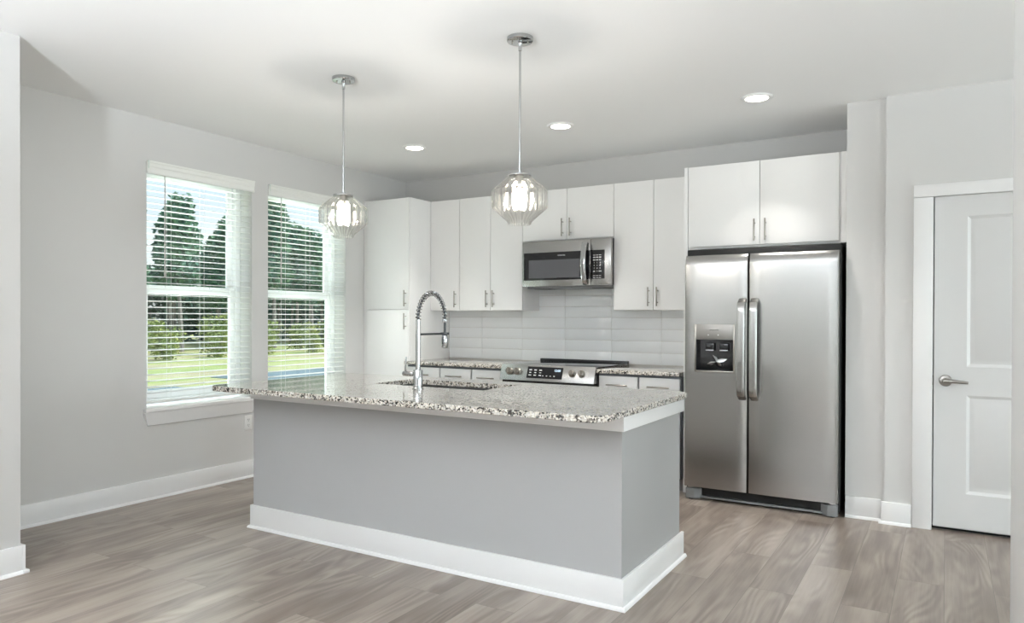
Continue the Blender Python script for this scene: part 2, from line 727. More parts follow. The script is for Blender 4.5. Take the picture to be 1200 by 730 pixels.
for i, (a_, b_) in enumerate(xs):
    wn = thing('window_%d' % (3 + i), ((a_ + b_) / 2, -7.08, .15), 'added unseen large window behind the camera', 'window', kind='structure')  # unseen rear window, built only to light the room
    m = MB()
    m.box(a_, a_ + .06, -7.12, -7.05, .15, 2.45)
    m.box(b_ - .06, b_, -7.12, -7.05, .15, 2.45)
    m.box(a_ + .06, b_ - .06, -7.12, -7.05, .15, .21)
    m.box(a_ + .06, b_ - .06, -7.12, -7.05, 2.39, 2.45)
    m.box((a_ + b_) / 2 - .03, (a_ + b_) / 2 + .03, -7.12, -7.05, .21, 2.39)
    m.build('frame', 'vinyl_white', wn)
    MB().box(a_ + .06, b_ - .06, -7.088, -7.082, .21, 2.39).build('glass', 'window_glass', wn)


# baseboards: board + quarter-round shoe, in one mesh per run
def base_run(m, x0, x1, y0, y1, side, h=.140, ends=(0, 0)):
    """side: outward direction of the board: '+x','-y' ; x0..y1 the wall line"""
    t_, sh = .015, .014
    if side == '+x':
        m.box(x0, x0 + t_, y0, y1, 0, h, .002)
        m.prism([(x0 + t_, 0)] + [(x0 + t_ + sh * math.cos(a * PI / 12), sh * 1.2 * math.sin(a * PI / 12)) for a in range(7)], 'y', y0 - ends[0] * sh, y1 + ends[1] * sh)
    elif side == '-x':
        m.box(x0 - t_, x0, y0, y1, 0, h, .002)
        m.prism([(x0 - t_, 0)] + [(x0 - t_ - sh * math.cos(a * PI / 12), sh * 1.2 * math.sin(a * PI / 12)) for a in range(7)], 'y', y0 - ends[0] * sh, y1 + ends[1] * sh)
    elif side == '-y':
        m.box(x0, x1, y0 - t_, y0, 0, h, .002)
        m.prism([(y0 - t_, 0)] + [(y0 - t_ - sh * math.cos(a * PI / 12), sh * 1.2 * math.sin(a * PI / 12)) for a in range(7)], 'x', x0 - ends[0] * sh, x1 + ends[1] * sh)
    return m


struct('baseboard_left', base_run(MB(), LW, LW, 1.90, 5.30, '+x', .143), 'trim_paint', 'tall white baseboard under the windows', 'baseboard')
m = base_run(MB(), SX, SX, -6.98, 1.8755, '+x', .143, (0, 0))
m.box(SX - .6, SX + .015, 1.8757, 1.8905, 0, .143)
m.box(SX - .6, SX + .029, 1.8757, 1.904, 0, .016, .002)
struct('baseboard_near', m, 'trim_paint', 'white baseboard round the wall corner at the left edge', 'baseboard')
struct('baseboard_partition', base_run(MB(), -.567, -.355, 5.2675, 0, '-y'), 'trim_paint', 'white baseboard beside the refrigerator', 'baseboard')
struct('baseboard_door', base_run(MB(), -.352, -.181, DWY - .0005, 0, '-y', .140, (1, 0)), 'trim_paint', 'short white baseboard left of the door casing', 'baseboard')


# ------------------------------------------------------------------ door
dr = thing('door_1', ((DX0 + DX1) / 2, DWY, 0), 'white two panel interior door in a flat white casing', 'door', kind='structure')
m = MB()
cw = .108
for (a_, b_) in ((DX0 - cw, DX0), (DX1, DX1 + cw)):
    m.box(a_, b_, DWY - .019, DWY - .0005, 0, DZ - .008, .0025)
m.box(DX0 - cw, DX1 + cw, DWY - .019, DWY - .0005, DZ - .006, DZ + .071, .0025)
m.build('casing', 'trim_paint', dr)
m = MB()
m.box(DX0 - .018, DX0 - .0005, DWY, DWY + .118, 0, DZ + .002)
m.box(DX1 + .0005, DX1 + .018, DWY, DWY + .118, 0, DZ + .002)
m.box(DX0 - .018, DX1 + .018, DWY, DWY + .118, DZ + .002, DZ + .019)
m.box(DX0, DX0 + .012, DWY + .052, DWY + .08, 0, DZ)
m.build('jamb', 'trim_paint', dr)
# slab with two recessed, raised-field panels
SY = DWY + .010
sx0, sx1, sz0, sz1 = DX0 + .005, DX1 - .005, .022, DZ - .006
pan = [(.1104, .6876, .2409, .8466), (.1104, .6876, 1.0217, 1.9465)]
bm = bmesh.new()
xsL = [sx0, pan[0][0], pan[0][1], sx1]
zsL = [sz0, pan[0][2], pan[0][3], pan[1][2], pan[1][3], sz1]
vv = {}
for i, x in enumerate(xsL):
    for j, z in enumerate(zsL):
        vv[i, j] = bm.verts.new((x, SY, z))
for i in range(3):
    for j in range(5):
        if i == 1 and j in (1, 3):
            continue
        bm.faces.new((vv[i, j], vv[i + 1, j], vv[i + 1, j + 1], vv[i, j + 1]))
for (a_, b_, c_, d_) in pan:
    prev = None
    for ins, dep in ((0, 0), (.018, .011), (.030, .011), (.048, .003)):
        ring = [bm.verts.new((x, SY + dep, z)) for x, z in ((a_ + ins, c_ + ins), (b_ - ins, c_ + ins), (b_ - ins, d_ - ins), (a_ + ins, d_ - ins))]
        if prev:
            for k in range(4):
                bm.faces.new((prev[k], prev[(k + 1) % 4], ring[(k + 1) % 4], ring[k]))
        prev = ring
    bm.faces.new(prev)
bmesh.ops.remove_doubles(bm, verts=bm.verts, dist=1e-5)
bmesh.ops.recalc_face_normals(bm, faces=bm.faces)
if sum(f.normal.y for f in bm.faces) > 0:
    bmesh.ops.reverse_faces(bm, faces=bm.faces)
m = MB()
m.merge(bm)
m.box(sx0, sx1, SY + .0125, SY + .036, sz0, sz1)
m.box(sx0, sx0 + .002, SY, SY + .0125, sz0, sz1)
m.box(sx1 - .002, sx1, SY, SY + .0125, sz0, sz1)
m.box(sx0, sx1, SY, SY + .0125, sz0, sz0 + .002)
m.build('slab', 'door_paint', dr)
hx, hz = .0, .933
rot = Matrix.Rotation(PI / 2, 4, 'X')
ro = MB().lathe([(0, 0), (.036, 0), (.036, .004), (.031, .011), (.017, .015), (.013, .05), (0, .05)], (hx, SY - .0005, hz), 28, rot).build('handle_rose', 'dark_nickel', dr)
m = MB().tube([(hx - .006, SY - .052, hz), (hx + .02, SY - .056, hz + .001), (hx + .06, SY - .056, hz - .001), (hx + .1, SY - .052, hz - .004), (hx + .118, SY - .050, hz - .006)],
              [.014, .0135, .0115, .0095, .008], 14)
tag(m.build('lever', 'dark_nickel', dr), 'brushed dark nickel lever')
MB().box(DX0 - .0004, DX0 + .0025, SY + .001, SY + .02, hz - .03, hz + .03).build('strike_plate', 'dark_nickel', dr)
MB().box(DX0, DX1, DWY + .05, DWY + .06, .0, .02).build('gap_shade', 'black_rubber_and_shade', dr)  # black strip standing in for the shade under the door
struct('wall_behind_door', MB().box(-.3, 1.1, DWY + .3, DWY + .34, 0, CEIL), 'black_rubber_and_shade', 'black sheet behind the door', 'wall')  # black sheet closing the space behind the door


# ------------------------------------------------------------------ windows on the left wall
def kitchen_window(idx, y0, y1, label, apron):
    wn = thing('window_%d' % idx, (LW, (y0 + y1) / 2, WZ0), label, 'window', kind='structure')
    xi = LW - .140     # inner face of the frame
    xo = LW - .158
    fw_ = .05
    z0, z1 = WZ0 + .03, WZ1
    m = MB()
    m.box(xo - .05, xi, y0 + .001, y0 + fw_, z0, z1 - .001, .003)
    m.box(xo - .05, xi, y1 - fw_, y1 - .001, z0, z1 - .001, .003)
    m.box(xo - .05, xi, y0 + fw_, y1 - fw_, z0, z0 + .03, .003)
    m.box(xo - .05, xi, y0 + fw_, y1 - fw_, z1 - .051, z1 - .001, .003)
    m.build('frame', 'vinyl_white', wn)
    zm = 1.518

    def sash(name, za, zb, xa, xb, lo, hi):
        st = .052
        mm = MB()
        mm.box(xa, xb, y0 + fw_ + .002, y0 + fw_ + st, za, zb, .003)
        mm.box(xa, xb, y1 - fw_ - st, y1 - fw_ - .002, za, zb, .003)
        mm.box(xa, xb, y0 + fw_ + st, y1 - fw_ - st, za, za + lo, .003)
        mm.box(xa, xb, y0 + fw_ + st, y1 - fw_ - st, zb - hi, zb, .003)
        s_ = mm.build(name, 'vinyl_white', wn)
        xm = (xa + xb) / 2
        MB().box(xm - .002, xm + .002, y0 + fw_ + st - .004, y1 - fw_ - st + .004, za + lo - .004, zb - hi + .004).build('pane', 'window_glass', s_)
        return s_
    sash('upper_sash', zm - .032, z1 - .053, xi - .062, xi - .036, .064, .045)
    lo_ = sash('lower_sash', z0 + .032, zm + .032, xi - .034, xi - .006, .06, .064)
    mm = MB()
    yc = (y0 + y1) / 2
    for dy in (-.19, .19):
        mm.box(xi - .006, xi + .004, yc + dy - .03, yc + dy + .03, zm + .018, zm + .03, .002)
    mm.build('sash_lock', 'vinyl_white', lo_)
    # stool (inner sill) with horns, and the sloped apron under it
    ext = .028
    m = MB()
    m.box(xi - .01, LW + .0005, y0 + .0005, y1 - .0005, WZ0 - .003, WZ0 + .012)
    m.box(LW + .0005, LW + .040, y0 - ext, y1 + ext, WZ0 - .018, WZ0 + .012, .006, 3)
    m.build('sill', 'trim_paint', wn)
    bmv = bmesh.new()
    zt, zb_ = WZ0 - .0185, WZ0 - .112
    A = [(LW + .0005, y0 - .030, zt), (LW + .034, y0 - .030, zt), (LW + .034, y1 + .030, zt), (LW + .0005, y1 + .030, zt)]
    B = [(LW + .0005, y0 + .004, zb_), (LW + .012, y0 + .004, zb_), (LW + .012, y1 - .004, zb_), (LW + .0005, y1 - .004, zb_)]
    va = [bmv.verts.new(p_) for p_ in A]
    vb = [bmv.verts.new(p_) for p_ in B]
    bmv.faces.new(va)
    bmv.faces.new(vb[::-1])
    for k in range(4):
        bmv.faces.new((va[k], va[(k + 1) % 4], vb[(k + 1) % 4], vb[k]))
    bmesh.ops.recalc_face_normals(bmv, faces=bmv.faces)
    m = MB()
    m.merge(bmv)
    m.build('apron', 'trim_paint', wn)


kitchen_window(1, *W1, 'white double hung window left of the other one, beside bare wall', True)
kitchen_window(2, *W2, 'white double hung window nearer the tall pantry cabinet', True)


def make_blind(y0, y1, label):
    xc = LW - .040
    root = thing('window_blind', (LW, (y0 + y1) / 2, 2.43), label, 'blind', 'open blinds in the two windows')
    m = MB()
    m.box(xc - .03, xc + .028, y0 + .008, y1 - .008, 2.372, 2.425, .002)
    m.build('headrail', 'blind_white', root)
    # valance: moulded profile swept along the window, standing just proud of the wall
    pr = [(LW + .004, 2.340), (LW + .018, 2.340), (LW + .021, 2.350), (LW + .017, 2.358), (LW + .017, 2.384), (LW + .022, 2.392), (LW + .022, 2.412),
          (LW + .027, 2.420), (LW + .027, 2.431), (LW + .004, 2.431)]
    MB().prism(pr, 'y', y0 - .004, y1 + .012).build('valance', 'blind_white', root)
    m = MB()
    m.prism([(y0 - .0045, 2.372), (y0 + .004, 2.372), (y0 + .004, 2.4315), (y0 - .0045, 2.4315)], 'x', LW + .0275, LW + .029)
    m.build('valance_clip', 'window_glass', root)
    n, pz = 36, .0445
    m = MB()
    for i in range(n):
        z = 2.318 - i * pz
        if z < .715:
            break
        prof = []
        for k in range(7):
            s_ = -1 + k / 3
            prof.append((xc + .025 * s_, z + .0028 * (1 - s_ * s_) - .0012 * s_))
        bot = [(x_, z_ - .0034) for x_, z_ in prof][::-1]
        m.prism(prof + bot, 'y', y0 + .006, y1 - .006)
    m.build('slats', 'blind_white', root)
    MB().box(xc - .026, xc + .026, y0 + .006, y1 - .006, .684, .702, .004).build('bottom_rail', 'blind_white', root)
    for yy in (y0 + .20, (y0 + y1) / 2 + .02, y1 - .16):
        m = MB()
        m.cyl((xc + .0265, yy, .70), (xc + .0265, yy, 2.375), .0012, seg=6)
        m.cyl((xc - .0265, yy, .70), (xc - .0265, yy, 2.375), .0012, seg=6)
        m.build('ladder_cord', 'blind_white', root)
    m = MB()
    m.cyl((xc + .036, y0 + .145, 1.64), (xc + .036, y0 + .145, 2.345), .0045, seg=8)
    m.cyl((xc + .036, y0 + .145, 1.60), (xc + .036, y0 + .145, 1.64), .0065, seg=8)
    tag(m.build('tilt_wand', 'grey_wand', root), 'thin grey tilt wand')
    return root


principled('grey_wand', (.55, .54, .52), .35)
make_blind(*W1, 'white slatted blind in the window beside bare grey wall')
make_blind(*W2, 'white slatted blind in the window nearer the pantry cabinet, behind a pendant')

# wall outlet under the first window
o = thing('wall_outlet', (LW, 3.966, .45), 'white duplex outlet on the wall below the window sill', 'outlet')
MB().box(LW + .0005, LW + .006, 3.927, 4.003, .391, .509, .002).build('cover_plate', 'white_plastic', o)
for z in (.428, .472):
    r_ = MB().box(LW + .006, LW + .008, 3.947, 3.983, z - .016, z + .016, .0015).build('receptacle', 'white_plastic', o)
    m = MB()
    m.box(LW + .008, LW + .0086, 3.956, 3.959, z - .002, z + .009)
    m.box(LW + .008, LW + .0086, 3.970, 3.973, z - .002, z + .009)
    m.box(LW + .008, LW + .0086, 3.9625, 3.9675, z - .011, z - .006)
    m.build('slots', 'slot_dark', r_)

# ------------------------------------------------------------------ cabinets
UT, UB = 2.447, 1.381
UY = 5.655


def slab_door(root, x0, x1, y, z0, z1, handle=None, name='door', mat='cabinet_white'):
    d = MB().box(x0 + .0025, x1 - .0025, y, y + .019, z0, z1, .0012).build(name, mat, root)
    if handle:
        if handle[0] == 'v':
            pull_v(handle[1], y, handle[2], handle[3], d)
        else:
            pull_h(handle[1], handle[2], y, handle[3], d)
    return d


def wall_cabinet(x0, x1, z0, z1, seams, handles, label, y=UY, yb=BW - .004):
    root = thing('wall_cabinet', ((x0 + x1) / 2, yb, z0), label, 'cabinet')
    MB().box(x0 + .001, x1 - .001, y + .021, yb, z0, z1, .001).build('body', 'cabinet_white', root)
    e = [x0] + seams + [x1]
    for a_, b_, h in zip(e, e[1:], handles):
        slab_door(root, a_, b_, y, z0 + .004, z1 - .003, ('v', h, z0 + .032, z0 + .187))
    return root


wall_cabinet(-4.326, -3.982, UB, UT, [], [-4.022], 'white single door wall cabinet touching the tall pantry cabinet')
wall_cabinet(-3.982, -3.286, UB, UT, [-3.630], [-3.663, -3.590], 'white two door wall cabinet left of the microwave')
wall_cabinet(-3.286, -2.400, 1.996, UT, [-2.841], [-2.876, -2.800], 'short white two door cabinet above the microwave')
wall_cabinet(-2.400, -1.699, UB, UT, [-2.050], [-2.086, -2.012], 'white two door wall cabinet right of the microwave')

# tall pantry
TY = 5.327
root = thing('pantry_cabinet', (-4.6, 5.65, 0), 'tall white pantry cabinet in the corner beside the window', 'cabinet')
MB().box(LW + .002, -4.328, TY + .021, BW - .004, .10, UT, .001).build('body', 'cabinet_white', root)
MB().box(LW + .002, -4.328, TY + .08, BW - .004, .0, .099).build('toe_kick', 'toe_kick', root)
MB().box(LW + .002, -4.850, TY + .012, TY + .0205, .10, UT).build('filler_strip', 'cabinet_white', root)
slab_door(root, -4.848, -4.330, TY, 1.391, UT - .003, ('v', -4.362, 1.419, 1.572), 'upper_door')
slab_door(root, -4.848, -4.330, TY, .105, 1.385, ('v', -4.362, 1.203, 1.356), 'lower_door')

# refrigerator enclosure
root = thing('refrigerator_cabinet', (-1.12, 5.66, 1.83), 'deep white two door cabinet above the refrigerator', 'cabinet')
MB().box(-1.667, -.575, 5.362, BW - .004, 1.830, UT, .001).build('body', 'cabinet_white', root)
slab_door(root, -1.666, -1.1455, 5.342, 1.846, UT - .003, ('v', -1.178, 1.871, 2.027))
slab_door(root, -1.1445, -.623, 5.342, 1.846, UT - .003, ('v', -1.103, 1.871, 2.027))
MB().box(-.612, -.576, 5.347, 5.3615, 1.831, UT).build('filler_strip', 'cabinet_white', root)
tag(MB().box(-1.6965, -1.6685, 5.342, BW - .004, 0, UT, .001).build('end_panel', 'cabinet_white'),
    'tall white end panel along the left side of the refrigerator', 'panel')

# base cabinets along the back wall
BY = 5.29


def base_cabinet(x0, x1, splits, label):
    root = thing('base_cabinet', ((x0 + x1) / 2, 5.65, 0), label, 'cabinet')
    m = MB()
    m.box(x0 + .001, x1 - .001, BY + .022, BW - .02, .10, .872)
    m.build('body', 'cabinet_inside', root)
    MB().box(x0 + .001, x1 - .001, BY + .09, BW - .02, 0, .099).build('toe_kick', 'toe_kick', root)
    e = [x0] + splits + [x1]
    for a_, b_ in zip(e, e[1:]):
        c_ = (a_ + b_) / 2
        hw = .088
        slab_door(root, a_ + .006, b_ - .006, BY, .700, .856, ('h', c_ - hw, c_ + hw, .790), 'drawer')
        slab_door(root, a_ + .006, b_ - .006, BY, .105, .690, ('v', b_ - .05, .51, .66), 'door')
    return root


base_cabinet(-4.326, -3.940, [], 'white base cabinet with one drawer beside the pantry side')
base_cabinet(-3.940, -3.262, [-3.594], 'white base cabinet with two drawers left of the range')
base_cabinet(-2.374, -1.699, [-2.036], 'white base cabinet with two drawers between range and refrigerator')

CZ0, CZ1 = .879, .9086
CFY = 5.255
tag(MB().box(-4.327, -3.2595, CFY, BW - .0155, CZ0, CZ1, .003).build('worktop', 'granite'), 'speckled granite worktop between pantry cabinet and range', 'worktop')
tag(MB().box(-2.3735, -1.6985, CFY, BW - .0155, CZ0, CZ1, .003).build('worktop', 'granite'), 'short speckled granite worktop between range and refrigerator', 'worktop')

# backsplash of stacked tiles (part of the room)
bs = thing('wall_backsplash', (-3.0, BW, .9086), 'glossy white stacked tile backsplash above the worktops', 'wall', kind='structure')
MB().box(-4.327, -1.698, BW - .009, BW - .0005, .90, 1.62).build('grout', 'grout', bs)
tx = [-4.327, -3.9286, -3.47, -3.0143, -2.5515, -2.0902, -1.698]
tz = [.9115 + .1017 * i for i in range(8)]
m = MB()
for a_, b_ in zip(tx, tx[1:]):
    for c_, d_ in zip(tz, tz[1:]):
        m.box(a_ + .0013, b_ - .0013, BW - .0145, BW - .0085, c_ + .0013, min(d_, 1.62) - .0013, .002)
m.build('tiles', 'tile_white', bs)

# ------------------------------------------------------------------ range
RX0, RX1 = -3.2535, -2.3785
rg = thing('kitchen_range', ((RX0 + RX1) / 2, 5.6, 0), 'stainless slide in electric range with front knobs', 'range')
MB().box(RX0 + .006, RX1 - .006, 5.30, BW - .03, .03, .905).build('body', 'black_plastic', rg)
m = MB().box(RX0, RX1, 5.262, BW - .055, .909, .921, .003)
m.build('cooktop', 'cooktop_glass' if 'cooktop_glass' in MATS else 'black_gloss', rg)
MB().box(RX0 + .002, RX1 - .002, BW - .054, BW - .018, .909, .938, .004).build('rear_vent', 'black_plastic', rg)
pt, pb = (5.258, .923), (5.212, .792)
poly = [pt, (5.30, .923), (5.30, .792), pb]
cp = MB().prism(poly, 'x', RX0, RX1, .003).build('control_panel', 'stainless_fine', rg)
nrm = Vector((0, pb[0] - pt[0], 0)) * 0
slope = Vector((0, pt[0] - pb[0], pt[1] - pb[1])).normalized()
out = Vector((0, -slope.z, slope.y))


def on_panel(x, s, d=0):
    b0 = Vector((x, pb[0], pb[1])) + slope * s + out * d
    return b0


PH = math.hypot(pt[0] - pb[0], pt[1] - pb[1])
xax = Vector((1, 0, 0))
Rm = Matrix((xax, slope, out)).transposed().to_4x4()
for x in (-3.165, -3.087, -2.575, -2.490):
    c = on_panel(x, PH * .55, .0006)
    kn = MB()
    kn.lathe([(0, 0), (.031, 0), (.031, .006), (.026, .010), (.0245, .030), (.021, .034), (0, .034)], c, 28, Rm)
    k = kn.build('knob', 'nickel', cp)
    g = MB()
    tb = bmesh.new()
    bmesh.ops.create_cube(tb, size=1)
    bmesh.ops.scale(tb, vec=(.011, .046, .012), verts=tb.verts)
    bmesh.ops.bevel(tb, geom=tb.edges[:], offset=.003, segments=2, affect='EDGES')
    g.merge(tb, Matrix.Translation(c + out * .039) @ Rm)
    g.build('grip', 'nickel', k)
dx0, dx1 = -2.992, -2.664
m = MB()
tb = bmesh.new()
bmesh.ops.create_cube(tb, size=1)
bmesh.ops.scale(tb, vec=(dx1 - dx0, PH * .70, .003), verts=tb.verts)
m.merge(tb, Matrix.Translation(on_panel((dx0 + dx1) / 2, PH * .53, .0018)) @ Rm)
dsp = m.build('display', 'black_gloss', cp)
m = MB()


def panel_text(txt, x, s, size, mat='print_white', par=None, nm='print'):
    mt = Matrix.Translation(on_panel(x, s, .0040)) @ Rm
    return text_mb(txt, size, mt).build(nm, mat, par or dsp)


for i, x in enumerate((-2.962, -2.915, -2.868)):
    for j, s in enumerate((.36, .52, .68)):
        mk = MB()
        tb = bmesh.new()
        bmesh.ops.create_cube(tb, size=1)
        bmesh.ops.scale(tb, vec=(.024 if j != 1 else .018, .008 if j != 1 else .006, .0008), verts=tb.verts)
        mk.merge(tb, Matrix.Translation(on_panel(x, PH * s, .0040)) @ Rm)
        mk.build('key_mark', 'print_white', dsp)
for x in (-2.84, -2.805, -2.77, -2.735):
    mk = MB()
    tb = bmesh.new()
    bmesh.ops.create_cube(tb, size=1)
    bmesh.ops.scale(tb, vec=(.012, .006, .0008), verts=tb.verts)
    mk.merge(tb, Matrix.Translation(on_panel(x, PH * .34, .0040)) @ Rm)
    mk.build('key_mark', 'print_white', dsp)
panel_text('12:00', -2.712, PH * .68, .026, 'led_cyan', nm='clock_digits')
MB().box(RX0 + .004, RX1 - .004, 5.235, 5.298, .16, .765, .004).build('oven_door', 'stainless_fine', rg)
MB().box(RX0 + .012, RX1 - .012, 5.245, 5.30, .768, .790).build('vent_slot', 'black_rubber_and_shade', rg)
m = MB().cyl((RX0 + .07, 5.185, .70), (RX1 - .07, 5.185, .70), .012, seg=16)
for x in (RX0 + .09, RX1 - .09):
    m.cyl((x, 5.185, .70), (x, 5.2345, .70), .009)
m.build('oven_handle', 'stainless_fine', rg)
MB().box(RX0 + .004, RX1 - .004, 5.24, 5.298, .03, .152, .004).build('storage_drawer', 'stainless_fine', rg)

# ------------------------------------------------------------------ microwave
MX0, MX1, MZ0, MZ1, MY = -3.2455, -2.3935, 1.588, 1.987, 5.585
mwv = thing('microwave', ((MX0 + MX1) / 2, 5.8, MZ0), 'stainless over the range microwave under the short cabinet', 'microwave')
MB().box(MX0 + .002, MX1 - .002, MY + .042, BW - .016, MZ0 + .006, MZ1 - .0005, .003).build('body', 'black_plastic', mwv)
MB().box(MX0 + .02, MX1 - .02, MY + .06, BW - .03, MZ0 - .012, MZ0 + .0055).build('underside_vent', 'grey_plastic', mwv)
for x in (-3.12, -2.55):
    MB().box(x - .07, x + .07, MY + .12, MY + .26, MZ0 - .016, MZ0 - .0122).build('grease_filter', 'black_plastic', mwv)
SEAM = -2.580
dm = MB().box(MX0, SEAM - .0015, MY, MY + .040, MZ0 + .004, MZ1 - .002, .004).build('door', 'stainless_fine', mwv)
cpn = MB().box(SEAM + .0015, MX1, MY, MY + .040, MZ0 + .004, MZ1 - .002, .004).build('control_panel', 'stainless_fine', mwv)
gz0, gz1 = 1.645, 1.888
bz = MB().box(-3.231, SEAM - .003, MY - .0025, MY - .0002, gz0, gz1, .001).build('door_glass', 'black_gloss', dm)
MB().box(-3.178, -2.684, MY - .0032, MY - .0024, 1.664, 1.822).build('window_mesh', 'mw_mesh', bz) if 'mw_mesh' in MATS else None
principled('mw_mesh', (.115, .115, .125), .22)
MB().box(-3.178, -2.684, MY - .0034, MY - .0027, 1.664, 1.822).build('window_mesh', 'mw_mesh', bz)
text_mb('FRIGIDAIRE', .0145, at_front(-2.855, MY - .0032, 1.857)).build('brand_print', 'print_white', bz)
kp = MB().box(SEAM + .004, -2.4505, MY - .0025, MY - .0002, gz0, gz1, .001).build('keypad', 'black_gloss', cpn)
rows = [('1', '2', '3'), ('4', '5', '6'), ('7', '8', '9'), ('', '0', '')]
cols = (-2.545, -2.518, -2.491)
for j, r_ in enumerate(rows):
    for x, ch in zip(cols, r_):
        if ch:
            text_mb(ch, .016, at_front(x, MY - .0032, 1.781 - .024 * j)).build('key_digit', 'print_white', kp)
marks = [(x, z, .010, h) for x in cols for z, h in ((1.845, .005), (1.826, .009), (1.804, .009), (1.672, .004), (1.655, .003))]
for x, z, hw_, h in marks + [(cols[2], 1.709, .012, .008), (cols[0], 1.709, .008, .008)]:
    MB().box(x - hw_, x + hw_, MY - .0032, MY - .0026, z - h / 2, z + h / 2).build('key_mark', 'print_white', kp)
hp = []
for i in range(17):
    q = i / 16
    hp.append((-2.622, MY - .012 - .048 * math.sin(PI * q) ** .6, 1.602 + .352 * q))
m = MB().tube(hp, .02, 16, flat=(.024, .011))
tag(m.build('handle', 'chrome', dm), 'bowed shiny chrome handle')

# ------------------------------------------------------------------ refrigerator
fr = thing('refrigerator', (-1.115, 5.5, 0), 'stainless side by side refrigerator with water dispenser', 'refrigerator')
FY, FZ0, FZ1 = 5.156, .098, 1.768
MB().box(-1.628, -.598, 5.214, 5.94, .03, 1.756, .003).build('body', 'black_rubber_and_shade', fr)
MB().box(-1.626, -.600, 5.205, 5.90, 1.757, 1.812, .003).build('cover_gap_shade', 'black_rubber_and_shade', fr)  # hinge cover, raised in black to fill the shaded gap above
DISP = (-1.5555, -1.270, .929, 1.2725)
CAV = (-1.5445, -1.281, .942, 1.163)


def fridge_door(x0, x1, hole, name):
    bm = bmesh.new()
    xs_ = {x0, x1, x0 + .004, x1 - .004, x0 + .012, x1 - .012}
    n = 8
    for i in range(1, n):
        xs_.add(x0 + .012 + (x1 - x0 - .024) * i / n)
    zs_ = {FZ0, FZ0 + .006}
    for i in range(11):
        zs_.add(FZ1 - .075 * i / 10)
    for i in range(1, 16):
        zs_.add(FZ0 + .006 + (FZ1 - .075 - FZ0 - .006) * i / 16)
    if hole:
        for ax, lo, hi in ((xs_, hole[0], hole[1]), (zs_, hole[2], hole[3])):
            for q in list(ax):
                if abs(q - lo) < .012 or abs(q - hi) < .012:
                    if q not in (x0, x1):
                        ax.discard(q)
            ax.add(lo)
            ax.add(hi)
    X, Z = sorted(xs_), sorted(zs_)
    xc, hw = (x0 + x1) / 2, (x1 - x0) / 2

    def yy(x, z):
        s = (x - xc) / hw
        y = FY + .004 * s * s
        e = max(0, abs(x - xc) - (hw - .012)) / .012
        y += .010 * (1 - math.sqrt(max(0, 1 - e * e)))
        k = max(0, (z - (FZ1 - .075)) / .075)
        y += .030 * (1 - math.sqrt(max(0, 1 - min(1, k * .97) ** 2)))
        return y
    V = {(i, j): bm.verts.new((x, yy(x, z), z)) for i, x in enumerate(X) for j, z in enumerate(Z)}
    for i in range(len(X) - 1):
        for j in range(len(Z) - 1):
            if hole and X[i] >= hole[0] - 1e-6 and X[i + 1] <= hole[1] + 1e-6 and Z[j] >= hole[2] - 1e-6 and Z[j + 1] <= hole[3] + 1e-6:
                continue
            bm.faces.new((V[i, j], V[i + 1, j], V[i + 1, j + 1], V[i, j + 1]))
    ed = [e for e in bm.edges if len(e.link_faces) == 1]
    ext = bmesh.ops.extrude_edge_only(bm, edges=ed)
    for v_ in [g for g in ext['geom'] if isinstance(g, bmesh.types.BMVert)]:
        v_.co.y = FY + .053
    bmesh.ops.recalc_face_normals(bm, faces=bm.faces)
    m = MB()
    m.merge(bm)
    return m.build(name, 'stainless', fr)


ld = fridge_door(-1.6305, -1.1835, DISP, 'freezer_door')
rd = fridge_door(-1.1765, -.602, None, 'fridge_door')
MB().box(-1.627, -1.187, FY + .0535, 5.2135, FZ0 + .004, FZ1 - .006).build('door_gasket', 'black_rubber_and_shade', ld)
MB().box(-1.173, -.605, FY + .0535, 5.2135, FZ0 + .004, FZ1 - .006).build('door_gasket', 'black_rubber_and_shade', rd)
for d_, xh in ((ld, -1.2165), (rd, -1.1335)):
    hp = []
    for i in range(25):
        q = i / 24
        e = min(1, min(q, 1 - q) / .07)
        hp.append((xh, FY + .004 - .058 * math.sin(PI / 2 * e) ** .8 - .008 * math.sin(PI * q), .754 + .692 * q))
    m = MB().tube(hp, .02, 18, flat=(.027, .012))
    tag(m.build('handle', 'stainless_vertical', d_), 'long bowed stainless handle')
# dispenser
dp = MB()
x0, x1, z0, z1 = DISP
dp.box(x0 + .0005, CAV[0], FY - .006, FY + .02, z0 + .0005, z1 - .0005, .002)
dp.box(CAV[1], x1 - .0005, FY - .006, FY + .02, z0 + .0005, z1 - .0005, .002)
dp.box(CAV[0], CAV[1], FY - .006, FY + .02, z0 + .0005, CAV[2], .002)
dpo = dp.build('dispenser_frame', 'nickel', ld)
ct = MB().box(CAV[0], CAV[1], FY - .007, FY + .02, CAV[3], z1 - .001, .002).build('dispenser_controls', 'disp_grey' if 'disp_grey' in MATS else 'nickel', ld)
text_mb('FRIGIDAIRE', .0125, at_front((x0 + x1) / 2, FY - .0078, 1.232)).build('brand_print', 'print_dark', ct)
for x in (-1.455, -1.385):
    MB().cyl((x, FY - .0085, 1.196), (x, FY - .0072, 1.196), .0042, seg=12).build('button_light', 'print_white', ct)
cv = MB()
yb = FY + .052
cv.box(CAV[0] + .0005, CAV[0] + .004, FY, yb, CAV[2], CAV[3])
cv.box(CAV[1] - .004, CAV[1] - .0005, FY, yb, CAV[2], CAV[3])
cv.box(CAV[0], CAV[1], yb - .004, yb, CAV[2], CAV[3])
cv.box(CAV[0], CAV[1], FY + .001, yb, CAV[3] - .004, CAV[3] - .0005)
cv.box(CAV[0], CAV[1], FY + .001, yb, CAV[2], CAV[2] + .004)
cvo = cv.build('dispenser_cavity', 'black_gloss', ld)
